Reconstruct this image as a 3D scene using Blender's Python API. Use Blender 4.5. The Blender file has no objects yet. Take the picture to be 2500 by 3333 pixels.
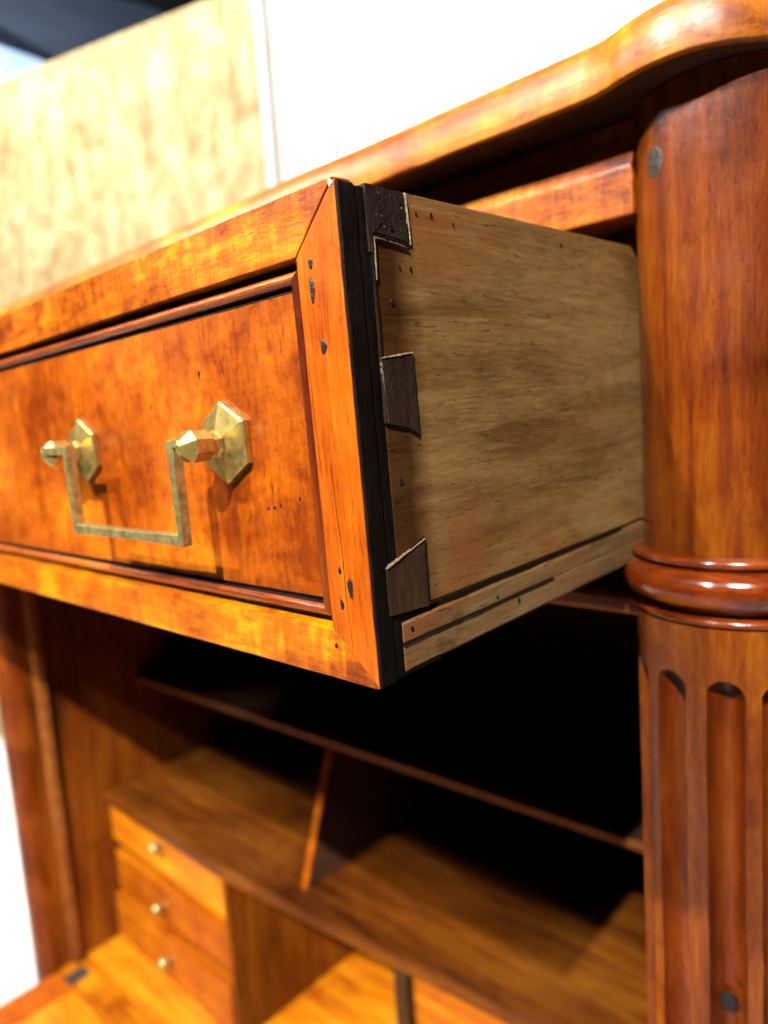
import bpy, bmesh, math, random
from mathutils import Vector, Matrix, noise
random.seed(7)
C = bpy.context.scene
COL = C.collection
R = math.radians

# ------------------------------------------------------------------ camera
cam_d = bpy.data.cameras.new('camera'); cam = bpy.data.objects.new('camera', cam_d); COL.objects.link(cam)
M = Matrix(((0.7282657, -0.03454066, 0.68442385), (0.68189189, 0.13593053, -0.71871158), (-0.06820932, 0.99011607, 0.12254654)))
cam.matrix_world = M.to_4x4()
cam_d.sensor_fit = 'HORIZONTAL'; cam_d.sensor_width = 36; cam_d.lens = 33.61
cam_d.clip_start = .01; cam_d.clip_end = 60
cam_d.dof.use_dof = True; cam_d.dof.focus_distance = .176; cam_d.dof.aperture_fstop = 12
C.camera = cam

# ------------------------------------------------------------------ world, lamps, exposure
w = bpy.data.worlds.new('World'); C.world = w; w.use_nodes = True
w.node_tree.nodes['Background'].inputs[0].default_value = (.55, .6, .7, 1)
w.node_tree.nodes['Background'].inputs[1].default_value = .008
C.view_settings.view_transform = 'Standard'; C.view_settings.look = 'None'
C.view_settings.exposure = -.15; C.view_settings.gamma = 1

def aim(o, tgt):
    o.rotation_euler = (Vector(tgt) - o.location).to_track_quat('-Z', 'Y').to_euler()

def spot(name, loc, tgt, power, size=50, rad=.03, blend=.4, col=(1, .95, .87)):
    l = bpy.data.lights.new(name, 'SPOT'); l.energy = power; l.spot_size = R(size); l.spot_blend = blend
    l.shadow_soft_size = rad; l.color = col
    o = bpy.data.objects.new(name, l); COL.objects.link(o); o.location = loc; aim(o, tgt); return o

def area(name, loc, tgt, power, sx, sy, col=(1, .95, .88)):
    l = bpy.data.lights.new(name, 'AREA'); l.energy = power; l.shape = 'RECTANGLE'; l.size = sx; l.size_y = sy; l.color = col
    o = bpy.data.objects.new(name, l); COL.objects.link(o); o.location = loc; aim(o, tgt); return o

T = (-.2, .15, -.05)
spot('ceiling_spot_right', (.44, -1.10, 1.31), (-.60, .20, -.18), 700, 38, .014, 1.)
spot('ceiling_spot_middle', (-.50, -1.28, 1.27), T, 215, 60, .02)
area('ceiling_panel_left', (-.86, -1.61, 1.60), T, 75, .40, .07, (1, .97, .93))
area('ceiling_panel_far_left', (-2.45, -1.30, 1.60), T, 40, .60, .14, (1, .95, .93))
spot('wall_spot_gold', (-2.3, -.5, 2.4), (-2.6, 1.48, .9), 520, 70, .12, .8, (1, .96, .88))
spot('wall_spot_pale', (-.9, .6, 2.3), (-.95, 2.0, .8), 1700, 60, .12, .7, (1, .98, .95))
spot('added_floor_spot', (-3.0, .3, 2.1), (-3.0, .5, -1.41), 900, 40, .1, .6, (1, .98, .95))  # added lamp out of view, burns the floor out to white
area('added_ceiling_fill', (-5.2, .8, .9), (-4.6, 2.4, 2.5), 200, .8, .8, (.75, .86, 1))  # added unseen cool fill that lifts the ceiling and duct

# ------------------------------------------------------------------ material helpers
def newmat(name):
    m = bpy.data.materials.new(name); m.use_nodes = True
    nt = m.node_tree; b = nt.nodes['Principled BSDF']
    return m, nt, b

def N(nt, t, **kw):
    n = nt.nodes.new(t)
    for k, v in kw.items():
        if hasattr(n, k) and not isinstance(v, tuple) or k in ('operation',): setattr(n, k, v)
        else: n.inputs[k.replace('_', ' ')].default_value = v
    return n

def ramp(nt, fac, stops):
    r = nt.nodes.new('ShaderNodeValToRGB'); e = r.color_ramp.elements
    while len(e) > 1: e.remove(e[-1])
    for i, (p, c) in enumerate(stops):
        if isinstance(c, (int, float)): c = (c, c, c)
        if i == 0: e[0].position = p; e[0].color = (*c, 1)
        else: x = e.new(p); x.color = (*c, 1)
    nt.links.new(fac, r.inputs[0]); return r.outputs[0]

def math_(nt, op, a, b=None, clamp=False):
    n = nt.nodes.new('ShaderNodeMath'); n.operation = op; n.use_clamp = clamp
    for i, v in enumerate((a, b)):
        if v is None: continue
        if isinstance(v, (int, float)): n.inputs[i].default_value = v
        else: nt.links.new(v, n.inputs[i])
    return n.outputs[0]

def mixc(nt, fac, a, b, mode='MIX'):
    n = nt.nodes.new('ShaderNodeMix'); n.data_type = 'RGBA'; n.blend_type = mode
    for i, v in ((0, fac), (6, a), (7, b)):
        if isinstance(v, (int, float)): n.inputs[i].default_value = v
        elif isinstance(v, tuple): n.inputs[i].default_value = (*v, 1)
        else: nt.links.new(v, n.inputs[i])
    return n.outputs[2]

def noise_n(nt, vec, scale, detail=6, rough=.6, dist=0):
    n = nt.nodes.new('ShaderNodeTexNoise'); n.inputs['Scale'].default_value = scale; n.inputs['Detail'].default_value = detail
    n.inputs['Roughness'].default_value = rough; n.inputs['Distortion'].default_value = dist
    nt.links.new(vec, n.inputs['Vector']); return n.outputs['Fac']

def mapped(nt, vec, sc, off=(0, 0, 0)):
    m = nt.nodes.new('ShaderNodeMapping'); m.inputs['Scale'].default_value = sc; m.inputs['Location'].default_value = off
    nt.links.new(vec, m.inputs['Vector']); return m.outputs[0]

def wood(name, dark, mid, light, axis='X', k=1., fig=0., rough=.3, coat=.5, bump=.25, seed=0., grime=.5, pores=.6, streak=11., band=None, blotch=9., spec=.26, hue=True, pax=None, cr=.10, stain=False):
    """k: 1 = near furniture scale. axis: grain direction."""
    m, nt, b = newmat(name)
    if hue: dark, mid, light = [(c[0] * .60, c[1] * g_, c[2] * .35) for c, g_ in ((dark, .55), (mid, .62), (light, .70))]
    tc = nt.nodes.new('ShaderNodeTexCoord').outputs['Object']
    off = (seed, seed * 1.7, -seed)
    s = {'X': (1, streak, streak), 'Y': (streak, 1, streak), 'Z': (streak, streak, 1)}[axis]
    st = mapped(nt, tc, s, off)
    iso = mapped(nt, tc, (1, 1, 1), off)
    grain = noise_n(nt, st, 14 * k, 8, .62, .6)
    fine = noise_n(nt, st, 120 * k, 6, .75, .2)
    blot = noise_n(nt, iso, blotch * k, 4, .55, .8)
    v = math_(nt, 'ADD', math_(nt, 'MULTIPLY', grain, .40), math_(nt, 'MULTIPLY', blot, .34))
    v = math_(nt, 'ADD', v, math_(nt, 'MULTIPLY', fine, .26))
    if fig:
        fs = {'X': (5, 3, 1.3), 'Y': (3, 9, 1.3), 'Z': (1.3, 1.3, 9)}[axis]
        fg = noise_n(nt, mapped(nt, tc, fs, (seed * 2, 3, 1)), 44 * k, 7, .72, .9)
        fg2 = noise_n(nt, mapped(nt, tc, fs, (seed, 1, 5)), 7 * k, 3, .5, .5)
        fgs = math_(nt, 'SUBTRACT', math_(nt, 'ADD', math_(nt, 'MULTIPLY', fg, .6), math_(nt, 'MULTIPLY', fg2, .4)), .5)
        v = math_(nt, 'ADD', v, math_(nt, 'MULTIPLY', fgs, fig))
    col = ramp(nt, v, [(.39, dark), (.51, mid), (.645, light)])
    if stain:     # warm brown water stains and long tool streaks
        sn_ = noise_n(nt, mapped(nt, tc, (1, .45, 1.0), (4, 2, 7)), 16, 4, .6, 1.2)
        col = mixc(nt, ramp(nt, sn_, [(.47, 0.), (.66, .85)]), col, (.19, .062, .016))
        s2 = noise_n(nt, mapped(nt, tc, (1, .7, 11), (1, 2, 3)), 42, 5, .65, .3)
        col = mixc(nt, ramp(nt, s2, [(.58, 0.), (.70, .22)]), col, (.44, .32, .16))
        s3 = noise_n(nt, mapped(nt, tc, (1, 1, 9), (5, 2, 3)), 70, 4, .65, .2)
        col = mixc(nt, ramp(nt, s3, [(.63, 0.), (.69, .6)]), col, (.07, .036, .013))
    # pores: short dark dashes along the grain
    ps = {'X': (1, 9, 9), 'Y': (9, 1, 9), 'Z': (9, 9, 1)}[pax or axis]
    pn = noise_n(nt, mapped(nt, tc, ps, (seed, 0, seed)), 150 * k, 3, .6)
    pm = ramp(nt, pn, [(.62, 0.), (.72, 1.)])
    col = mixc(nt, math_(nt, 'MULTIPLY', pm, pores), col, (dark[0] * .35, dark[1] * .35, dark[2] * .35))
    # handling dirt, dents
    dn = noise_n(nt, iso, 45 * k, 5, .65, .3)
    dm = ramp(nt, dn, [(.63, 0.), (.74, 1.)])
    col = mixc(nt, math_(nt, 'MULTIPLY', dm, grime), col, (dark[0] * .4, dark[1] * .4, dark[2] * .4))
    hgt = math_(nt, 'SUBTRACT', math_(nt, 'ADD', fine, math_(nt, 'MULTIPLY', grain, .6)), math_(nt, 'MULTIPLY', pm, .5))
    hgt = math_(nt, 'ADD', hgt, math_(nt, 'MULTIPLY', noise_n(nt, iso, 420 * k, 3, .6), .35))
    if band:   # darker stained zone with rough cross ridges near an edge, band = (axis index, from, to)
        sp = nt.nodes.new('ShaderNodeSeparateXYZ'); nt.links.new(tc, sp.inputs[0])
        wob = math_(nt, 'MULTIPLY', math_(nt, 'SUBTRACT', noise_n(nt, iso, 60, 3), .5), band[3])
        f = nt.nodes.new('ShaderNodeMapRange'); nt.links.new(math_(nt, 'ADD', sp.outputs[band[0]], wob), f.inputs[0])
        f.inputs[1].default_value = band[1]; f.inputs[2].default_value = band[2]; f.inputs[3].default_value = 1; f.inputs[4].default_value = 0
        col = mixc(nt, math_(nt, 'MULTIPLY', f.outputs[0], .95), col, (.22, .13, .08), 'MULTIPLY')
        ridge = noise_n(nt, mapped(nt, tc, (1, 1.1, 6)), 230, 4, .65, 1.2)
        hgt = math_(nt, 'ADD', hgt, math_(nt, 'MULTIPLY', math_(nt, 'MULTIPLY', ridge, f.outputs[0]), 3.4))
    bp = nt.nodes.new('ShaderNodeBump'); bp.inputs['Strength'].default_value = bump; bp.inputs['Distance'].default_value = .0008 / k
    nt.links.new(hgt, bp.inputs['Height']); nt.links.new(bp.outputs[0], b.inputs['Normal'])
    if coat:      # old polish: slightly dented and rubbed
        bc = nt.nodes.new('ShaderNodeBump'); bc.inputs['Strength'].default_value = bump * 1.1; bc.inputs['Distance'].default_value = .0006 / k
        hc = math_(nt, 'ADD', noise_n(nt, iso, 130 * k, 5, .6, .4), math_(nt, 'MULTIPLY', fine, .5))
        nt.links.new(hc, bc.inputs['Height']); nt.links.new(bc.outputs[0], b.inputs['Coat Normal'])
        wr = ramp(nt, noise_n(nt, iso, 30 * k, 5, .65, .5), [(.40, cr), (.65, cr + .22)])
        nt.links.new(wr, b.inputs['Coat Roughness'])
    nt.links.new(col, b.inputs['Base Color'])
    rr = nt.nodes.new('ShaderNodeMapRange'); nt.links.new(blot, rr.inputs[0])
    rr.inputs[1].default_value = .3; rr.inputs[2].default_value = .7; rr.inputs[3].default_value = rough * .8; rr.inputs[4].default_value = rough * 1.35
    nt.links.new(rr.outputs[0], b.inputs['Roughness'])
    b.inputs['Specular IOR Level'].default_value = spec
    b.inputs['Coat Weight'].default_value = coat; b.inputs['Coat Roughness'].default_value = cr
    return m

OR_D = (.13, .018, .0022); OR_M = (.46, .085, .004); OR_L = (.84, .27, .010)
M_panel = wood('figured veneer', (.19, .030, .002), (.42, .084, .003), (.66, .195, .006), 'X', 1, fig=.45, rough=.38, coat=.16, spec=.22, seed=1, blotch=14, bump=.3, streak=1.6, pax='Z', pores=.9)
M_stile = wood('stile veneer', (.22, .032, .002), (.50, .094, .003), (.72, .175, .006), 'Z', 1, fig=.1, rough=.38, coat=.12, spec=.2, seed=3, bump=.35, grime=.35)
M_rail = wood('rail veneer', (.17, .027, .002), (.52, .120, .003), (.90, .34, .008), 'X', 1, fig=.5, streak=4, rough=.36, coat=.22, spec=.22, seed=5, blotch=12, bump=.3)
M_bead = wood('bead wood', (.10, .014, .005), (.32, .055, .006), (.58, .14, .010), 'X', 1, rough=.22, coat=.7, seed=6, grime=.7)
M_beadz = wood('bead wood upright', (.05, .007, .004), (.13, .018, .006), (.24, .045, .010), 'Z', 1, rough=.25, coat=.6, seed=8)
M_side = wood('raw side board', (.10, .050, .014), (.215, .120, .040), (.31, .20, .080), 'Y', 1, rough=.55, coat=0, bump=.12, seed=9, grime=.25, pores=.85, blotch=8, streak=9, stain=True, band=(1, -.1655, -.1560, .0080), spec=.12, hue=False)
M_slip = wood('raw slip board', (.075, .040, .013), (.17, .10, .038), (.275, .185, .078), 'Y', 1, rough=.6, coat=0, bump=.35, seed=12, grime=.8, pores=.8, stain=True, streak=9, spec=.25, hue=False)
M_tail = wood('dovetail end grain', (.006, .003, .002), (.020, .011, .007), (.050, .028, .017), 'Z', 1, rough=.45, coat=0, bump=1.0, spec=.15, seed=14, streak=3, grime=.5, hue=False)
M_tailb = wood('brown dovetail', (.016, .007, .003), (.045, .020, .008), (.085, .042, .018), 'Z', 1, rough=.5, coat=0, spec=.25, bump=.7, seed=15, streak=4, hue=False)
M_ebon = wood('dark edge', (.0015, .001, .001), (.004, .0025, .002), (.010, .006, .004), 'Z', 1, rough=.5, coat=0, bump=.7, seed=16, streak=4, spec=.07, hue=False)
M_slab = wood('slab veneer', (.26, .055, .003), (.62, .175, .006), (.90, .36, .012), 'X', 1, rough=.36, coat=.45, seed=18, blotch=16, bump=.3, fig=.35, cr=.05)
M_col = wood('column wood', (.06, .008, .002), (.20, .033, .003), (.38, .084, .004), 'Z', 1, rough=.26, coat=.6, seed=20, blotch=12, bump=.3)
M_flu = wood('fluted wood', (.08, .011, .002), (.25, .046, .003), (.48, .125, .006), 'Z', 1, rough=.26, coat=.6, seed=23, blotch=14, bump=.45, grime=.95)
M_groove = wood('flute stain and shade', (.05, .006, .002), (.19, .028, .003), (.33, .062, .005), 'Z', 1, rough=.24, coat=.6, seed=24, blotch=10, bump=.3, grime=.8)  # redder patina of the flutes, with groove shade painted into it
M_moul = wood('moulding wood', (.06, .010, .003), (.26, .035, .005), (.50, .10, .008), 'X', 1, rough=.16, coat=1., seed=25, bump=.08, cr=.02)
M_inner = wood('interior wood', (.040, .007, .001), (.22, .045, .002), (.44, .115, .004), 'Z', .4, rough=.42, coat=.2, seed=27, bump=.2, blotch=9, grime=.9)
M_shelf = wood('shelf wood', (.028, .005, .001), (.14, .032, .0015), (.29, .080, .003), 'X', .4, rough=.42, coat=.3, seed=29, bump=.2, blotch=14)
M_shelfedge = wood('shelf edge', (.16, .04, .012), (.36, .11, .035), (.50, .18, .07), 'X', .4, rough=.45, coat=.2, seed=37)
M_small = wood('small drawer veneer', (.22, .034, .003), (.50, .110, .004), (.78, .25, .010), 'X', .4, rough=.3, coat=.5, seed=31, bump=.2, blotch=16)
M_flap = wood('flap wood', (.36, .07, .004), (.72, .20, .007), (.90, .38, .02), 'X', .4, rough=.35, coat=.4, seed=33, bump=.2, blotch=18)
M_raw = wood('carcass wood and shade', (.02, .008, .003), (.045, .018, .006), (.07, .03, .01), 'X', .5, rough=.6, coat=0, seed=35, hue=False)

def plain(name, col, rough=.5, metal=0, bump=0, bs=300, var=.0, coat=0):
    m, nt, b = newmat(name); b.inputs['Specular IOR Level'].default_value = .5 if metal or max(col) > .1 else .12; b.inputs['Roughness'].default_value = rough; b.inputs['Metallic'].default_value = metal
    b.inputs['Coat Weight'].default_value = coat
    tc = nt.nodes.new('ShaderNodeTexCoord').outputs['Object']
    n = noise_n(nt, tc, bs, 5, .6, .4)
    c = ramp(nt, n, [(.35, tuple(x * (1 - var) for x in col)), (.65, tuple(min(1, x * (1 + var * .5)) for x in col))])
    nt.links.new(c, b.inputs['Base Color'])
    if bump:
        bp = nt.nodes.new('ShaderNodeBump'); bp.inputs['Strength'].default_value = bump; bp.inputs['Distance'].default_value = .0004
        nt.links.new(n, bp.inputs['Height']); nt.links.new(bp.outputs[0], b.inputs['Normal'])
    return m
M_grime_shade = plain('wax grime and shade', (.012, .007, .006), .35, bump=.8, bs=700, var=.6)  # dark wax dirt, also painted crease shade on the beads
M_brass = plain('brass', (.58, .43, .13), .30, .9, bump=.25, bs=260, var=.35)
M_brass2 = plain('dull brass', (.46, .38, .15), .30, .8, bump=.12, bs=340, var=.4)
M_nail = plain('nail head', (.022, .02, .018), .4, .5, bump=.8, bs=900, var=.6)
M_plug = plain('dark plug', (.055, .045, .035), .34, .2, bump=.8, bs=500, var=.5)
M_hole = plain('hole', (.008, .005, .003), .6)
M_worn = plain('worn wood edge', (.20, .135, .075), .6, bump=.6, bs=1200, var=.6)
M_chip = plain('bare chip', (.75, .62, .42), .6, bump=.6, bs=900, var=.4)

# ------------------------------------------------------------------ geometry helpers
def link(name, me, m, parent=None, smooth=None, base=(0, 0, 0)):
    if m: 
        for mm in (m if isinstance(m, (list, tuple)) else [m]): me.materials.append(mm)
    if smooth is not None:
        for p in me.polygons: p.use_smooth = True
        me.set_sharp_from_angle(angle=R(smooth))
    o = bpy.data.objects.new(name, me); COL.objects.link(o)
    if smooth is not None:
        wn = o.modifiers.new('weighted_normals', 'WEIGHTED_NORMAL'); wn.weight = 100; wn.keep_sharp = True
    if parent: o.parent = parent
    return o

def fin(name, bm, m, parent=None, smooth=35, jit=0, jsc=60, off=None):
    if jit:
        for v in bm.verts:
            n = noise.noise_vector(v.co * jsc); v.co += n * jit
    if off:
        for v in bm.verts: v.co -= Vector(off)
    bmesh.ops.recalc_face_normals(bm, faces=bm.faces)
    me = bpy.data.meshes.new(name); bm.to_mesh(me); bm.free()
    return link(name, me, m, parent, smooth)

def prism(poly, axis, a, b, bev=0, seg=2, cuts=0):
    """poly: 2D points in the other two axes (in x,y,z order), extruded along axis."""
    def p3(p, t):
        return {'X': (t, p[0], p[1]), 'Y': (p[0], t, p[1]), 'Z': (p[0], p[1], t)}[axis]
    bm = bmesh.new(); n = len(poly)
    rings = [[bm.verts.new(p3(p, a + (b - a) * i / (cuts + 1))) for p in poly] for i in range(cuts + 2)]
    for i in range(cuts + 1):
        for j in range(n):
            bm.faces.new((rings[i][j], rings[i][(j + 1) % n], rings[i + 1][(j + 1) % n], rings[i + 1][j]))
    bm.faces.new(rings[0]); bm.faces.new(rings[-1][::-1])
    bmesh.ops.recalc_face_normals(bm, faces=bm.faces)
    if bev:
        es = [e for e in bm.edges if len(e.link_faces) == 2 and e.calc_face_angle(0) > .35]
        bmesh.ops.bevel(bm, geom=es, offset=bev, segments=seg, profile=.5, affect='EDGES', clamp_overlap=True)
    return bm

def box(x0, x1, y0, y1, z0, z1, bev=0, seg=2, cuts=0, axis=None):
    if axis is None:
        d = {'X': abs(x1 - x0), 'Y': abs(y1 - y0), 'Z': abs(z1 - z0)}; axis = max(d, key=d.get)
    if axis == 'X': return prism([(y0, z0), (y1, z0), (y1, z1), (y0, z1)], 'X', x0, x1, bev, seg, cuts)
    if axis == 'Y': return prism([(x0, z0), (x1, z0), (x1, z1), (x0, z1)], 'Y', y0, y1, bev, seg, cuts)
    return prism([(x0, y0), (x1, y0), (x1, y1), (x0, y1)], 'Z', z0, z1, bev, seg, cuts)

def lathe(prof, c=(0, 0), seg=96, axis='Z', phase=0):
    """prof: (r, t) list; revolve about axis through c (the other two coords)."""
    bm = bmesh.new(); rings = []
    for r, t in prof:
        ring = []
        for i in range(seg):
            a = 2 * math.pi * i / seg + phase; u, v = c[0] + r * math.cos(a), c[1] + r * math.sin(a)
            ring.append(bm.verts.new({'Z': (u, v, t), 'Y': (u, t, v), 'X': (t, u, v)}[axis]))
        rings.append(ring)
    for k in range(len(prof) - 1):
        for i in range(seg):
            bm.faces.new((rings[k][i], rings[k][(i + 1) % seg], rings[k + 1][(i + 1) % seg], rings[k + 1][i]))
    bm.faces.new(rings[0]); bm.faces.new(rings[-1])
    return bm

def thing(name, label, cat, loc=(0, 0, 0), group=None):
    o = bpy.data.objects.new(name, None); o.empty_display_size = .05; COL.objects.link(o); o.location = loc
    o['label'] = label; o['category'] = cat
    if group: o['group'] = group
    return o

def bumpy_disc(name, m, parent, c, n, rx, rz, h=.0003, seg=14, off=(0, 0, 0), rag=.15):
    """small irregular domed patch facing axis n ('x' = +X face, 'y' = -Y face)."""
    bm = bmesh.new(); rings = []
    for q, hh in ((1, 0), (.86, h * .45), (.45, h * .35)):
        ring = []
        for i in range(seg):
            a = 2 * math.pi * i / seg; k = q * (1 + rag * math.sin(3 * a + c[2] * 900) + rag * .5 * math.sin(5 * a + c[1] * 700))
            u, v = rx * k * math.cos(a), rz * k * math.sin(a)
            p = (c[0] + hh, c[1] + u, c[2] + v) if n == 'x' else (c[0] + u, c[1] - hh, c[2] + v)
            ring.append(bm.verts.new(p))
        rings.append(ring)
    for k in range(2):
        for i in range(seg):
            bm.faces.new((rings[k][i], rings[k][(i + 1) % seg], rings[k + 1][(i + 1) % seg], rings[k + 1][i]))
    bm.faces.new(rings[-1])
    return fin(name, bm, m, parent, 60, off=off)

# ================================================================== SETTING
FLOOR = -1.41
def setting(o): o['kind'] = 'structure'; return o
m_floor = plain('pale floor', (.80, .79, .76), .5, bs=6, var=.12)
m_ceil = plain('ceiling paint', (.16, .18, .22), .8, bs=3, var=.2)
m_beam = plain('beam paint', (.05, .06, .08), .7, bs=3, var=.2)
m_duct = plain('pale ceiling duct', (.45, .54, .68), .6, bs=3, var=.1)
setting(fin('floor', box(-7, 3, -4, 5, FLOOR - .05, FLOOR, axis='Z'), m_floor))
ceil = setting(fin('ceiling', box(-9, 3, -4, 8, 2.9, 2.95, axis='Z'), m_ceil))

# partition wall: gold mottled board beside an over-lit pale board
P0 = Vector((-3.22692963, 1.2824498, 0)); DV = Vector((0.9514822, 0.30770379, 0))
ang = math.atan2(DV.y, DV.x)
part = thing('partition_wall', 'tall gold mottled partition with a pale lit board behind the desk', 'wall', (P0.x, P0.y, FLOOR))
part.rotation_euler.z = ang
def mottled(name, a, b_, c_, sc):
    m, nt, b = newmat(name); tc = nt.nodes.new('ShaderNodeTexCoord').outputs['Object']
    v = mapped(nt, tc, (1.7, 1, .75))
    n1 = noise_n(nt, v, sc, 5, .6, .7); n2 = noise_n(nt, v, sc * 3.4, 4, .6, .4)
    s = math_(nt, 'ADD', math_(nt, 'MULTIPLY', n1, .6), math_(nt, 'MULTIPLY', n2, .4))
    nt.links.new(ramp(nt, s, [(.38, a), (.5, b_), (.6, c_)]), b.inputs['Base Color']); b.inputs['Roughness'].default_value = .7
    return m
H_ = 1.5 - FLOOR
fin('gold_panel', box(-2.5, 1.262, 0, .06, 0, H_, .004), mottled('gold patina', (.36, .24, .095), (.58, .44, .21), (.76, .64, .38), 6.), part)
fin('edge_strip', box(1.262, 1.290, -.012, .06, 0, H_ + .02, .002, axis='Z'), plain('white strip', (.8, .84, .9), .5), part)
fin('shadow_gap', box(1.290, 1.306, .055, .06, 0, H_, axis='Z'), plain('grey gap', (.03, .03, .028), .8), part)
fin('pale_panel', box(1.306, 5.2, 0, .06, 0, H_ + .8, .004), mottled('cream patina', (.72, .66, .52), (.8, .76, .66), (.84, .82, .75), 5.), part)

# ceiling beams (seen blurred above the partition)
def beam(name, pts, m, z0, z1):
    return fin(name, prism(pts, 'Z', z0, z1), m, ceil)
beam('beam', [(-3.75, 1.3), (-3.42, 2.35), (-5.0, 5.5), (-5.35, 5.5), (-4.6, 3.0), (-4.0, 1.3)], m_beam, 2.2, 2.6)
beam('duct', [(-5.9, 1.2), (-4.28, 1.2), (-4.36, 2.1), (-5.4, 4.6), (-7.5, 4.6)], m_duct, 2.2, 2.6)
beam('beam', [(-3.2, 1.3), (-3.36, 1.3), (-3.30, 2.9), (-3.0, 3.8)], plain('black track', (.006, .006, .008), .7), 2.1, 2.3)

# ================================================================== DESK
desk = thing('secretary_desk', 'polished orange wood secretary desk with a round fluted corner column and open shelved interior', 'desk', (-.51, .5, FLOOR))
DO = Vector((-.51, .5, FLOOR))
def dk(name, bm, m, smooth=35, jit=0, jsc=60, parent=None):
    o = fin(name, bm, m, parent or desk, smooth, jit, jsc, off=DO if parent is None or parent == desk or True else None)
    return o

# --- top slab with turret corner
cx, cy, cr, yf = -.0930, .2694, .0381, .2385
path = [(-.985, yf + .04), (-.985, yf + .005), (-.98, yf)]
n = 60
for i in range(n + 1): path.append((-.98 + (-.1215 + .98) * i / n, yf))
# small ogee step into the round
path += [(-.1190, yf - .0002), (-.1166, yf - .0006), (-.1140, yf - .0016)]
a0 = math.atan2(-.0332, -.0187)
for i in range(26):
    a = a0 + (R(-45) - a0) * i / 25
    path.append((cx + cr * math.cos(a), cy + cr * math.sin(a)))
path += [(-.0300, .2700), (-.0240, .2850), (-.0240, .45), (-.0240, .74), (-.985, .74)]
prof = [(.0020, .1025), (.0005, .1028), (0, .1036), (.0000, .1080), (.0003, .1120), (.0012, .1165), (.0026, .1200), (.0042, .1213)]
bm = bmesh.new(); rings = []
npth = len(path)
nrm = []
for i in range(npth):
    p, q = Vector(path[i - 1]), Vector(path[(i + 1) % npth]); t = (q - p).normalized(); nrm.append(Vector((-t.y, t.x)))
for d, z in prof:
    rings.append([bm.verts.new((path[i][0] + nrm[i].x * d, path[i][1] + nrm[i].y * d, z)) for i in range(npth)])
for k in range(len(prof) - 1):
    for i in range(npth): bm.faces.new((rings[k][i], rings[k][(i + 1) % npth], rings[k + 1][(i + 1) % npth], rings[k + 1][i]))
fu = bm.faces.new(rings[0]); fu.material_index = 1; bm.faces.new(rings[-1])  # underside faces get dark wood, painting in the shade below the slab
dk('desk_top', bm, [M_slab, M_raw], 50, jit=.0006, jsc=35)

# --- upper rail (frieze) above drawer opening, rail below it
YR = .2555
dk('upper_rail', prism([(YR, .0672), (YR + .022, .0672), (YR + .022, .1023), (YR + .008, .1023), (YR + .0058, .096), (YR + .002, .0885), (YR, .084)], 'X', -.905, -.1125, .0012, 2, 40), M_rail, jit=.0003)
dk('lower_rail', prism([(.276, -.0760), (.30, -.0760), (.30, -.0850), (.276, -.0850), (.2735, -.0835), (.2735, -.0775)], 'X', -.905, -.1175, .0008, 2, 20), M_bead, jit=.0002)
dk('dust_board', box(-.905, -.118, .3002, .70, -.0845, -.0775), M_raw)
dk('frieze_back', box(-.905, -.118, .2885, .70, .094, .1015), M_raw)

# --- carcass sides, back
dk('side_panel', box(-.1130, -.0640, .296, .70, -1.40, .1020, .001), M_inner)
dk('side_panel', box(-.948, -.908, .300, .70, -1.40, .1020, .001), M_inner)
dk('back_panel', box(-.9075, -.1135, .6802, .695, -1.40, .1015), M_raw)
# left post: outer face and rounded front
pp = []
for i in range(13):
    a = math.pi + math.pi * i / 12; pp.append((-.9285 + .0205 * math.cos(a), .2955 + .0205 * math.sin(a)))
pp += [(-.908, .2998), (-.949, .2998)]
dk('left_post', prism(pp, 'Z', -1.40, .1020, 0, 0, 60), M_col, 50, jit=.0008, jsc=9)
# trim strip on left inner wall
dk('hinge_strip', box(-.9078, -.896, .3105, .3215, -.659, -.0860, .0015, 2, 30), M_shelfedge, jit=.0005, jsc=20)
# lower cabinet front (below the flap)
dk('cabinet_door', box(-.906, -.5135, .300, .32, -1.36, -.69, .002), M_rail)
dk('cabinet_door', box(-.5105, -.115, .300, .32, -1.36, -.69, .002), M_rail)
dk('plinth', box(-.906, -.115, .305, .33, -1.41, -1.365, .002), M_slab)

# --- corner column: plain upper drum, moulded collar, fluted shaft
CC = (-.086, .276); RU, RL = .0315, .0345
def drum(prof, name, m, seg=128, **k): return dk(name, lathe(prof, CC, seg), m, 40, **k)
zs = [(.1022 - (.1022 + .052) * i / 40) for i in range(41)]
drum([(RU, z) for z in zs], 'column_drum', M_col, jit=.0003, jsc=40)
def arc(rc, zc, r, a0, a1, n=9):
    return [(rc + r * math.cos(R(a0 + (a1 - a0) * i / n)), zc + r * math.sin(R(a0 + (a1 - a0) * i / n))) for i in range(n + 1)]
col_prof = [(.030, -.0515), (RU + .0005, -.0520)] + arc(RU + .0028, -.0537, .0015, 80, -70, 10) + [(RU + .0026, -.0557)] + \
    [(RU + .0012 + .0064 * math.cos(R(a)), -.0629 + .0068 * math.sin(R(a))) for a in range(84, -85, -8)] + [(RU + .0004, -.0700), (RU - .0002, -.0720)] + \
    arc(RU + .0026, -.0738, .0013, 80, -80, 9) + [(RU + .0022, -.0756), (.030, -.0762)]
drum(col_prof, 'collar_moulding', M_moul, 160)
bm = bmesh.new(); NA = 480; rows = []
ztop = -.0937; w0 = R(10) * RL; zz = -.0758; zl = []
while zz > -.0845: zl.append(zz); zz -= .0015
while zz > -.102: zl.append(zz); zz -= .00035
while zz > -.64: zl.append(zz); zz -= .006
zl.append(-.64)
FC = [11.5, -20.5, 40, -51, -81, -111, -141, -171, 69.5, 99.5, 129.5, 159.5]   # flute centres, cut by hand and a little uneven
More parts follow.
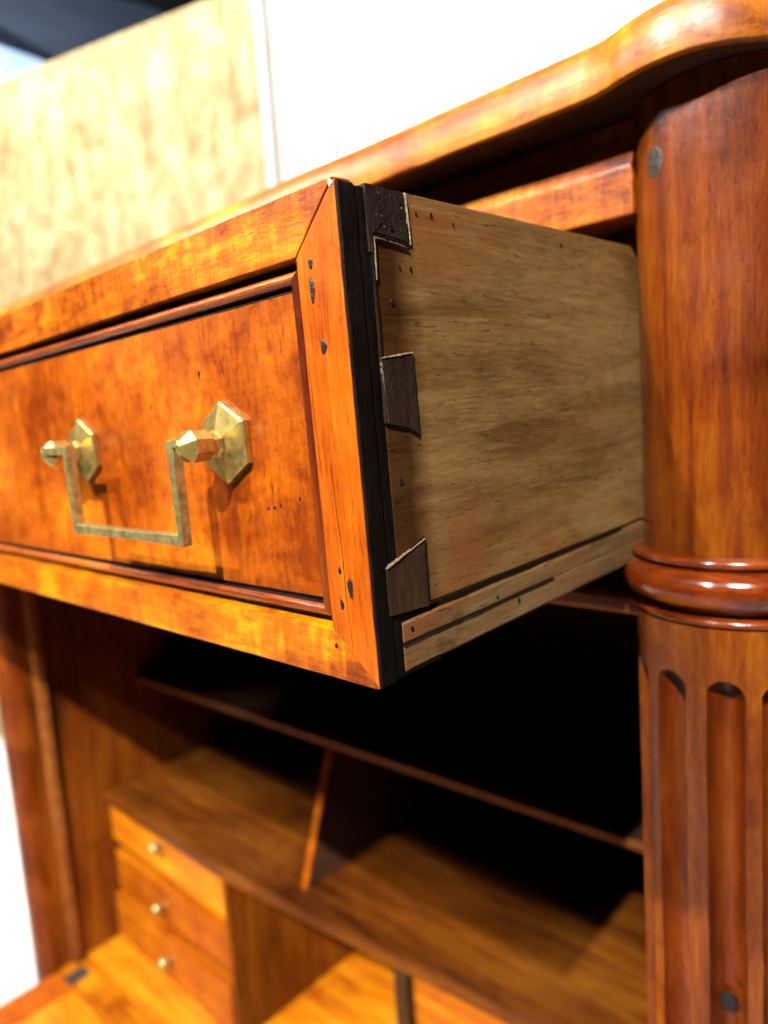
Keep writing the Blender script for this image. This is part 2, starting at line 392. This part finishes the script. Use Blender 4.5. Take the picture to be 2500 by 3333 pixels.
for z in zl:
    row = []
    for i in range(NA):
        a = 2 * math.pi * i / NA
        ad = math.degrees(a) + 90
        d = min(((ad - c + 180) % 360 - 180 for c in FC), key=abs) * math.pi / 180 * RL
        zb = (ztop - w0) - z
        e2 = d * d + (zb * zb if zb < 0 else 0)
        t = 1 - e2 / (w0 * w0)
        dep = .0082 * t ** .42 if t > 0 else 0
        dep += (.0004 if t > 0 else 0)
        row.append(bm.verts.new((CC[0] + (RL - dep) * math.cos(a), CC[1] + (RL - dep) * math.sin(a), z)))
    rows.append(row)
for k in range(len(rows) - 1):
    for i in range(NA):
        f = bm.faces.new((rows[k][i], rows[k][(i + 1) % NA], rows[k + 1][(i + 1) % NA], rows[k + 1][i]))
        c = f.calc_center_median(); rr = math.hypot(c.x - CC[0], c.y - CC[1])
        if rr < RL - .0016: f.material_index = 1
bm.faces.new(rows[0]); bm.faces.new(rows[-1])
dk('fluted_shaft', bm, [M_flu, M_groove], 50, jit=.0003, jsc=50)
drum([(RL, -.641), (RL + .004, -.645), (RL + .004, -.67), (RL, -.68), (RL, -1.38), (RL - .004, -1.41)], 'column_foot', M_col)

# dark plug in the drum, small nick, metal plug in a flute
def on_drum(az, z, r=RU):
    a = R(az) - math.pi / 2
    return Vector((CC[0] + r * math.cos(a), CC[1] + r * math.sin(a), z)), a
def plug(name, m, az, z, rx, rz, r, dome=.0006, seg=12):
    bm = bmesh.new(); rings = []
    a0 = R(az) - math.pi / 2
    for q, h in ((1, -.0015), (1, dome * .6), (.82, dome), (.3, dome * 1.2)):
        ring = []
        for i in range(seg):
            t = 2 * math.pi * i / seg; k = q * (1 + .06 * math.sin(3 * t + 1))
            aa = a0 + rx * k * math.cos(t) / r; rr = r + h
            ring.append(bm.verts.new((CC[0] + rr * math.cos(aa), CC[1] + rr * math.sin(aa), z + rz * k * math.sin(t))))
        rings.append(ring)
    for k in range(3):
        for i in range(seg): bm.faces.new((rings[k][i], rings[k][(i + 1) % seg], rings[k + 1][(i + 1) % seg], rings[k + 1][i]))
    bm.faces.new(rings[-1])
    return dk(name, bm, m, 50)
plug('drum_plug', M_plug, -30, .0800, .0040, .0052, RU, .0002)
plug('nick', M_worn, 9, .0835, .0005, .0011, RU, .0001, 8)
plug('metal_plug', M_nail, 10.5, -.2160, .0030, .0030, RL - .0056, .0006, 11)

# --- writing interior
ZW, ZS, ZU = -.6616, -.455, -.318
def bowed(xs, yfun, yb, z0, z1, name, m, bev=.0015):
    poly = [(x, yfun(x)) for x in xs] + [(xs[-1], yb), (xs[0], yb)]
    dk(name, prism(poly, 'Z', z0, z1, bev, 2), m)
lowf = lambda x: .376 + (0 if x < -.63 else (x + .63) * .105)
upf = lambda x: .443 + (x + .907) * .048
bowed([-.9072, -.89, -.64, -.5, -.38, -.26, -.1138], lowf, .679, ZS - .014, ZS, 'lower_shelf', M_shelf)
bowed([-.9072, -.65, -.4, -.1138], upf, .679, ZU - .0065, ZU, 'upper_shelf', M_raw)  # dark body paints in the cabinet shade, front edge stays lighter
dk('edge_band', prism([(-.9072, upf(-.9072) - .004), (-.1138, upf(-.1138) - .004), (-.1138, upf(-.1138) - .0002), (-.9072, upf(-.9072) - .0002)], 'Z', ZU - .0065, ZU, .0012, 2, 0), M_shelfedge)
def div(xc, y0t, y0b, z0, z1, m, name='divider', th=.008, edge=None):
    if edge:
        dk('edge_band', prism([(y0b - .003, z0), (y0b - .0002, z0), (y0t - .0002, z1), (y0t - .003, z1)], 'X', xc - th / 2, xc + th / 2, .0006), edge)
    dk(name, prism([(y0b, z0), (.679, z0), (.679, z1), (y0t, z1)], 'X', xc - th / 2, xc + th / 2, .001), m)
div(-.535, .459, .411, ZS + .0003, ZU - .0068, M_raw, edge=M_small)  # body dark to paint in the cabinet shade, lighter front edge
div(-.634, .3785, .3785, ZW, ZS - .0143, M_inner, th=.007)
div(-.4055, .4045, .4045, ZW, ZS - .0143, M_raw, th=.015)
# floor of interior: two boards + fall front of three boards
dk('floor_board', box(-.9075, -.1135, .3300, .679, ZW - .018, ZW, .001), M_flap)
dk('hinge_rail', box(-.9075, -.1135, .2960, .3285, ZW - .018, ZW - .0004, .001), M_slab)
dk('fall_front', box(-.860, -.115, -.17, .2945, ZW - .022, ZW - .0006, .0015), M_flap)
dk('fall_front_band', box(-.906, -.8605, -.17, .2945, ZW - .022, ZW - .0002, .0015, axis='Y'), M_stile)
dk('hinge_plate', box(-.888, -.868, .292, .318, ZW - .001, ZW + .0012, .0006), M_plug)

def knob(parent, x, y, z, off, s=1.25):
    pr = [(.0018 * s, y), (.0018 * s, y - .004 * s), (.0046 * s, y - .0062 * s), (.0056 * s, y - .0095 * s), (.0044 * s, y - .0125 * s), (.0015 * s, y - .0138 * s)]
    bm = lathe(pr, (x, z), 20, 'Y')
    return fin('knob', bm, M_brass2, parent, 50, off=off)
def small_drawer(x0, x1, z0, z1, yf, label, kx, kz=None, mat=None):
    off = Vector(((x0 + x1) / 2, yf + .1, z0)); t = thing('small_drawer', label, 'drawer', off, 'small drawers inside the desk')
    fin('drawer_front', box(x0, x1, yf, yf + .012, z0, z1, .0012), mat or M_small, t, off=off)
    fin('drawer_box', box(x0 + .003, x1 - .003, yf + .0122, .65, z0 + .002, z1 - .004), M_raw, t, off=off)
    knob(t, kx, yf, kz or (z0 + z1) / 2, off)
small_drawer(-.905, -.639, -.5240, -.4705, .3830, 'shallow top left small drawer right under the lower shelf', -.768, -.4815, M_flap)
small_drawer(-.902, -.640, -.5895, -.5385, .3825, 'middle small drawer of the left stack with a brass knob', -.778, -.5640)
small_drawer(-.904, -.639, -.6595, -.5975, .376, 'bottom small drawer of the left stack standing slightly open', -.763, -.6240)
small_drawer(-.3970, -.116, -.545, -.4705, .4125, 'small drawer at the far right under the lower shelf', -.245, -.508)

# ================================================================== THE OPEN DRAWER (local frame tilted by TH)
TH = .0262552
ct, sn = math.cos(TH), math.sin(TH)
def toworld(p): return Vector((p[0], ct * p[1] - sn * p[2], sn * p[1] + ct * p[2]))
XD, YF = -.1183, .1173
B = Vector((-.512, .30, -.0675))
drw = thing('open_drawer', 'pulled out orange veneered drawer with brass drop handle and dovetailed pale side', 'drawer', toworld(B))
drw.rotation_euler.x = TH
def dd(name, bm, m, smooth=35, jit=0, jsc=80, parent=None): return fin(name, bm, m, parent or drw, smooth, jit, jsc, off=B)
XL = -.9055                              # left end
Z0, Z1 = -.0676, .0520                   # front outer
ix0, ix1, iz0, iz1 = XL + .0165, -.1340, -.0541, .0373   # inner edge of the frame
FT = .0056                               # thickness of the applied front frame
def frame_piece(name, pts, m, cuts_axis=None, jit=.00012):
    bm = prism(pts, 'Y', YF, YF + FT, 0)
    es = [e for e in bm.edges if e.calc_face_angle(0) > .35]
    bmesh.ops.bevel(bm, geom=es, offset=.00045, segments=2, profile=.5, affect='EDGES')
    return dd(name, bm, m, 35, jit)
g = .00016
def lerp(a, b, t): return (a[0] + (b[0] - a[0]) * t, a[1] + (b[1] - a[1]) * t)
def dense(pts, step=.006):
    out = []
    for i, p in enumerate(pts):
        q = pts[(i + 1) % len(pts)]; L = math.hypot(q[0] - p[0], q[1] - p[1]); k = max(1, int(L / step))
        out += [lerp(p, q, j / k) for j in range(k)]
    return out
frame_piece('top_rail', dense([(XL + g, Z1), (XD - .0009 - g, Z1), (ix1 - g, iz1), (ix0 + g, iz1)]), M_rail)
frame_piece('bottom_rail', dense([(XL + g, Z0), (ix0 + g, iz0), (ix1 - g, iz0), (XD - .0006 - g, Z0)]), M_rail)
frame_piece('stile', dense([(XD - .0006, Z0 + g), (XD - .0006, Z1 - g), (ix1, iz1 - g), (ix1, iz0 + g)]), M_stile)
frame_piece('stile', dense([(XL, Z0 + g), (ix0, iz0 + g), (ix0, iz1 - g), (XL, Z1 - g)]), M_stile)
# core board of the front, with the dark edge seen from the side
dd('front_core', box(XL + .0005, XD - .0002, YF + .0061, YF + .0240, Z0 + .0006, Z1 - .0012, .0004, 2), M_ebon)
dd('dark_edge', box(XD - .003, XD + .00025, YF + .0003, YF + .0060, Z0 + .0004, Z1 - .0008, .0007, 2, 60, 'Z'), M_ebon, jit=.0002, jsc=160)
dd('dark_lap', box(XD - .003, XD - .0001, YF + .0064, YF + .0092, Z0 + .0010, Z1 - .0018, .0005, 2, 60, 'Z'), M_ebon, jit=.00012, jsc=200)
# panel
dd('front_panel', box(ix0 + .0062, ix1 - .0062, YF + .0038, YF + .0057, iz0 + .0062, iz1 - .0062, .0001, 1), M_panel)
# bead moulding, four mitred lengths
bp_ = [(0, .0058), (0, .0052), (.0018, .0052)] + [(.0037 - .0018 * math.cos(R(a)), .0041 - .0025 * math.sin(R(a))) for a in range(-10, 181, 14)] + [(.0056, .0044), (.0060, .0038), (.0066, .0036), (.0066, .0058)]
def bead(name, A, Bp, inw, m):
    bm = bmesh.new(); A = Vector(A); Bp = Vector(Bp); inw = Vector(inw); al = (Bp - A).normalized(); L = (Bp - A).length
    k = max(2, int(L / .006)); rows = []
    for s in range(k + 1):
        row = []
        for d, y in bp_:
            a_ = A + inw * d + al * d; b_ = Bp + inw * d - al * d; p = a_ + (b_ - a_) * s / k
            row.append(bm.verts.new((p.x, YF + y, p.y)))
        rows.append(row)
    nf = len(bp_)
    for s in range(k):
        for j in range(nf):
            f = bm.faces.new((rows[s][j], rows[s][(j + 1) % nf], rows[s + 1][(j + 1) % nf], rows[s + 1][j]))
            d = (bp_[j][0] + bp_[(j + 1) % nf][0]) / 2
            if d < .00185 or d > .0051: f.material_index = 1  # groove and panel border faces: dirt plus painted crease shade
    bm.faces.new(rows[0]); bm.faces.new(rows[-1])
    return dd(name, bm, [m, M_grime_shade], 45, .00008, 200)
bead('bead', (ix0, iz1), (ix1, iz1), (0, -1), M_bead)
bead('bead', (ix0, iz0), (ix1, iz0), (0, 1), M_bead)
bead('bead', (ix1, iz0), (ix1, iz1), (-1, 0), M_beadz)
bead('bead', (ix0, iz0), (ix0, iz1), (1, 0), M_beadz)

# --- drawer sides (raw), dovetails, slip
YB = .49
dd('side_board', box(XD - .009, XD, YF + .0095, YB, -.0506, .0516, .0005, 2, 60, 'Y'), M_side, jit=.00012, jsc=90)
dd('side_board', box(XL + .001, XL + .010, YF + .0242, YB, -.0502, .0516, .0007), M_side)
dd('back_board', box(XL + .0102, XD - .0092, YB - .010, YB, -.050, .046), M_raw)
dd('bottom_board', box(XL + .002, XD - .0092, YF + .0242, YB - .0102, -.0590, -.0510), M_raw)
# slip: two strips split along a crack, worn bevel along the top
def slip(poly, name='slip'):
    bm = prism([(XD + u, v) for u, v in poly], 'Y', YF + .0094, YB, .0004, 2, 70)
    return dd(name, bm, M_slip, 40, .00022, 110)
slip([(-.010, -.0508), (-.0009, -.0508), (-.0002, -.0530), (.0001, -.0534), (.0001, -.0584), (-.010, -.0584)])
slip([(-.010, -.0586), (-.0002, -.0586), (.0000, -.0589), (.0000, -.0655), (-.0010, -.0664), (-.010, -.0664)])
# dovetails on the side (proud a hair), each a part
def tail(pts, m, h=.00025, cuts=5):
    bm = prism(dense(pts, .0016), 'X', XD - .002, XD + h, 0)
    return dd('dovetail', bm, m, 30, .00022, 420)
tail([(.1262, .0514), (.1395, .0512), (.1400, .0398), (.1330, .0406), (.1282, .0408), (.1279, .0362), (.1262, .0362)], M_tail, .0004)
tail([(.1268, .0117), (.1382, .0130), (.1386, -.0070), (.1345, -.0050), (.1266, -.0034)], M_tail, .0006)
tail([(.1222, -.0384), (.1262, -.0372), (.1372, -.0338), (.1370, -.0512), (.1222, -.0500)], M_tailb, .0005)
# open joint shadows: thin recess fillers beside the tails
def gapline(pts, wd=.00035, taper=False):
    bm = bmesh.new(); P2 = []
    for a, b_ in zip(pts[:-1], pts[1:]):
        k = max(1, int(math.hypot(a[0] - b_[0], a[1] - b_[1]) / .0012)); P2 += [lerp(a, b_, j / k) for j in range(k)]
    P2.append(pts[-1]); n_ = len(P2) - 1; up, dn = [], []
    for q, p in enumerate(P2):
        a = Vector(P2[max(0, q - 1)]); b_ = Vector(P2[min(n_, q + 1)]); t = (b_ - a).normalized()
        w1 = wd * (.65 + .6 * random.random()) * ((1 - q / n_) ** .6 + .02 if taper else 1); nn = Vector((-t.y, t.x)) * w1
        p = Vector(p)
        up.append([bm.verts.new((XD + h, (p + nn).x, (p + nn).y)) for h in (-.0006, .00045)]); dn.append([bm.verts.new((XD + h, (p - nn).x, (p - nn).y)) for h in (-.0006, .00045)])
    for q in range(n_):
        bm.faces.new((up[q][1], up[q + 1][1], dn[q + 1][1], dn[q][1])); bm.faces.new((up[q][0], up[q + 1][0], up[q + 1][1], up[q][1])); bm.faces.new((dn[q][0], dn[q][1], dn[q + 1][1], dn[q + 1][0]))
    return dd('joint_gap', bm, M_hole, None)
gapline([(.1279, .0400), (.1330, .0400), (.1402, .0391), (.1402, .0440)])
gapline([(.1268, -.0377), (.1300, -.0362), (.1374, -.0332)])
gapline([(.1372, -.0340), (.1372, -.0508)])
gapline([(.1266, -.0034), (.1345, -.0050), (.1386, -.0072)])
gapline([(.1270, .036), (.1274, .020), (.1272, .012)], .0002)
gapline([(.1370, -.0508), (.150, -.0509), (.165, -.0506), (.18, -.0508), (.225, -.0507), (.25, -.0508)], .00026, True)
gapline([(.1262, -.0586), (.138, -.0584), (.150, -.0586), (.172, -.0585), (.2, -.0586)], .00022, True)
def wornline(pts, wd=.00012):
    bm = bmesh.new()
    P2 = []
    for a, b_ in zip(pts[:-1], pts[1:]):
        k = max(2, int(math.hypot(a[0] - b_[0], a[1] - b_[1]) / .0007))
        P2 += [lerp(a, b_, j / k) for j in range(k)]
    P2.append(pts[-1])
    for q in range(len(P2) - 1):
        a, b_ = Vector(P2[q]), Vector(P2[q + 1]); t = (b_ - a).normalized(); nn = Vector((-t.y, t.x))
        w1 = wd * (.35 + .9 * random.random())
        vs = [bm.verts.new((XD + h, p.x, p.y)) for p, h in ((a + nn * w1, .00045), (b_ + nn * w1, .00045), (b_ - nn * w1, .00075), (a - nn * w1, .00075))]
        bm.faces.new(vs)
    r = bmesh.ops.extrude_face_region(bm, geom=bm.faces[:])
    for v in [e for e in r['geom'] if isinstance(e, bmesh.types.BMVert)]: v.co.x -= .0009
    return dd('worn_edge', bm, M_worn, None, .00008, 500)
wornline([(.1281, .0396), (.1330, .0393), (.1398, .0384)])
wornline([(.1407, .0392), (.1404, .0440), (.1399, .0512)], .00012)
wornline([(.1279, .0396), (.1276, .0300)], .00012)
wornline([(.1268, .0120), (.1330, .0127), (.1383, .0133)], .0002)
wornline([(.1222, -.0381), (.1262, -.0369), (.1372, -.0335)])
wornline([(.1268, .0110), (.1272, -.0030)], .0001)
# small holes and nails in the side
for (y, z, s) in ((.1326, .0253, .0009), (.1363, .0336, .0005), (.1404, .0335, .0006), (.1304, -.0178, .0009), (.2154, .0466, .0007), (.1791, -.0607, .0008), (.1400, .0462, .0006), (.1440, .0470, .0005), (.1500, .0474, .0006), (.1300, -.0555, .0007), (.1590, .0462, .0004), (.1680, -.0570, .0006)):
    bumpy_disc('hole', M_hole if s < .0009 else M_nail, drw, (XD + .00022, y, z), 'x', s * .8, s, .0002, 10, B)
for q in range(16):      # worm-eaten, pitted end grain of the top dovetail
    y_, z_ = .1288 + .0100 * random.random(), .0420 + .0085 * random.random(); s_ = .0003 + .0005 * random.random()
    bumpy_disc('hole', M_hole if q % 3 else M_worn, drw, (XD + .0007, y_, z_), 'x', s_ * (1 if q % 3 else .4), s_ * (.7 if q % 3 else .3), .0001, 8, B, .35)
# filled nail marks on the right stile
for (x, z, rx, rz, m) in ((-.1289, .0350, .0007, .0012, M_nail), (-.1291, .0290, .0008, .0030, M_nail), (-.1270, .0158, .0010, .0017, M_nail), (-.1258, -.0426, .0009, .0025, M_nail), (-.1293, -.0472, .0006, .0013, M_hole), (-.1290, -.0385, .0005, .0009, M_hole), (-.1330, -.0585, .0005, .0007, M_hole)):
    bumpy_disc('nail', m, drw, (x, YF - .00015, z), 'y', rx, rz, .0002, 12, B)
# hairline crack down the stile, dents in the panel
def crack(pts, wd, y=YF):
    bm = bmesh.new(); L = []; Rr = []
    P2 = []
    for a, b_ in zip(pts[:-1], pts[1:]): P2 += [lerp(a, b_, j / 8) for j in range(8)]
    P2.append(pts[-1]); n2 = len(P2)
    for i, p in enumerate(P2):
        w1 = wd * (.3 + .7 * random.random()) * math.sin(math.pi * (i + .4) / n2); jx = (random.random() - .5) * wd
        for lst, sg in ((L, -1), (Rr, 1)): lst.append((bm.verts.new((p[0] + jx + sg * w1, y - .00008, p[1])), bm.verts.new((p[0] + jx + sg * w1, y + .0002, p[1]))))
    for i in range(n2 - 1):
        bm.faces.new((L[i][0], L[i + 1][0], Rr[i + 1][0], Rr[i][0])); bm.faces.new((L[i][0], L[i][1], L[i + 1][1], L[i + 1][0])); bm.faces.new((Rr[i][0], Rr[i + 1][0], Rr[i + 1][1], Rr[i][1]))
    dd('crack', bm, M_hole, None)
crack([(-.1285, -.012), (-.1282, -.024), (-.1275, -.034), (-.1277, -.046), (-.1268, -.0585)], .00011)
crack([(-.1330, .012), (-.1327, -.004), (-.1322, -.016)], .00006)
for (x, z, rx, rz) in ((-.1865, .0150, .0006, .0011), (-.1600, -.0245, .0006, .0005), (-.1572, -.0242, .0007, .0005), (-.1545, -.0236, .0006, .0004), (-.1460, -.0215, .0004, .0005), (-.1405, .0225, .0004, .0006)):
    bumpy_disc('dent', M_grime_shade, drw, (x, YF + .00375, z), 'y', rx, rz, .0001, 10, B, .3)
# chipped tip of the frame
bumpy_disc('chip', M_chip, drw, (XD - .0016, YF - .00012, Z1 - .0014), 'y', .0007, .0008, .0002, 9, B, .3)

# --- brass drop handle
def hexplate(cx_, cz_):
    bm = bmesh.new(); Rr = .0119; y = YF + .0037
    lv = []
    for q, h in ((1.0, 0), (1.0, -.0018), (.95, -.0022), (.24, -.0046)):
        lv.append([bm.verts.new((cx_ + Rr * 1.0 * q * math.sin(R(60 * i)), y + h, cz_ + Rr * q * math.cos(R(60 * i)))) for i in range(6)])
    for k in range(3):
        for i in range(6): bm.faces.new((lv[k][i], lv[k][(i + 1) % 6], lv[k + 1][(i + 1) % 6], lv[k + 1][i]))
    bm.faces.new(lv[-1]); bm.faces.new(lv[0])
    es = [e for e in bm.edges if e.calc_face_angle(0) > .2]
    bmesh.ops.bevel(bm, geom=es, offset=.0002, segments=2, affect='EDGES')
    pl = dd('backplate', bm, M_brass, 12)
    y0 = YF - .0008
    pr = [(.0042, y0), (.0036, y0 - .0010), (.0034, y0 - .0026), (.0046, y0 - .0034), (.0049, y0 - .0088), (.0044, y0 - .0094), (.0022, y0 - .0118), (.0009, y0 - .0124)]
    kb = lathe(pr, (cx_, cz_), 8, 'Y', R(22.5))
    es = [e for e in kb.edges if len(e.link_faces) == 2 and e.calc_face_angle(0) > .3]
    bmesh.ops.bevel(kb, geom=es, offset=.00015, segments=1, affect='EDGES')
    fin('knob_post', kb, M_brass, pl, 12, off=B)
    return pl
hexplate(-.1752, -.0056); hexplate(-.2675, -.0056)
# bail: square rod, ends bent into the posts
def rod(pts, wx, wy, name='bail'):
    bm = bmesh.new(); rings = []
    P_ = [Vector(p) for p in pts]
    for i, p in enumerate(P_):
        t = ((P_[min(i + 1, len(P_) - 1)] - P_[max(i - 1, 0)])).normalized()
        nx = Vector((-t.z, 0, t.x)); k = 1.
        if 0 < i < len(P_) - 1:
            a = (P_[i] - P_[i - 1]).normalized(); b_ = (P_[i + 1] - P_[i]).normalized(); k = 1 / max(.5, math.sqrt((1 + a.dot(b_)) / 2))
        ny = Vector((0, 1, 0))
        prof_ = [(-1, -.75), (-.8, -1), (.8, -1), (1, -.75), (1, 1), (-1, 1)]
        rings.append([bm.verts.new(p + nx * (wx * k * u) + ny * (wy * v)) for u, v in prof_])
    n_ = 6
    for k in range(len(rings) - 1):
        for j in range(n_): bm.faces.new((rings[k][j], rings[k][(j + 1) % n_], rings[k + 1][(j + 1) % n_], rings[k + 1][j]))
    bm.faces.new(rings[0]); bm.faces.new(rings[-1])
    return dd(name, bm, M_brass2, 25, .00003, 200)
yb = .1060; xr, xl, zt, zb_ = -.1802, -.2490, -.0045, -.0318
rod([(-.1762, yb, zt), (xr, yb, zt), (xr, yb, -.012), (xr, yb, -.022), (xr, yb, zb_), (-.20, yb, zb_), (-.225, yb, zb_), (xl, yb, zb_), (xl, yb, -.020), (xl, yb, zt), (-.2660, yb, zt)], .0014, .0016)
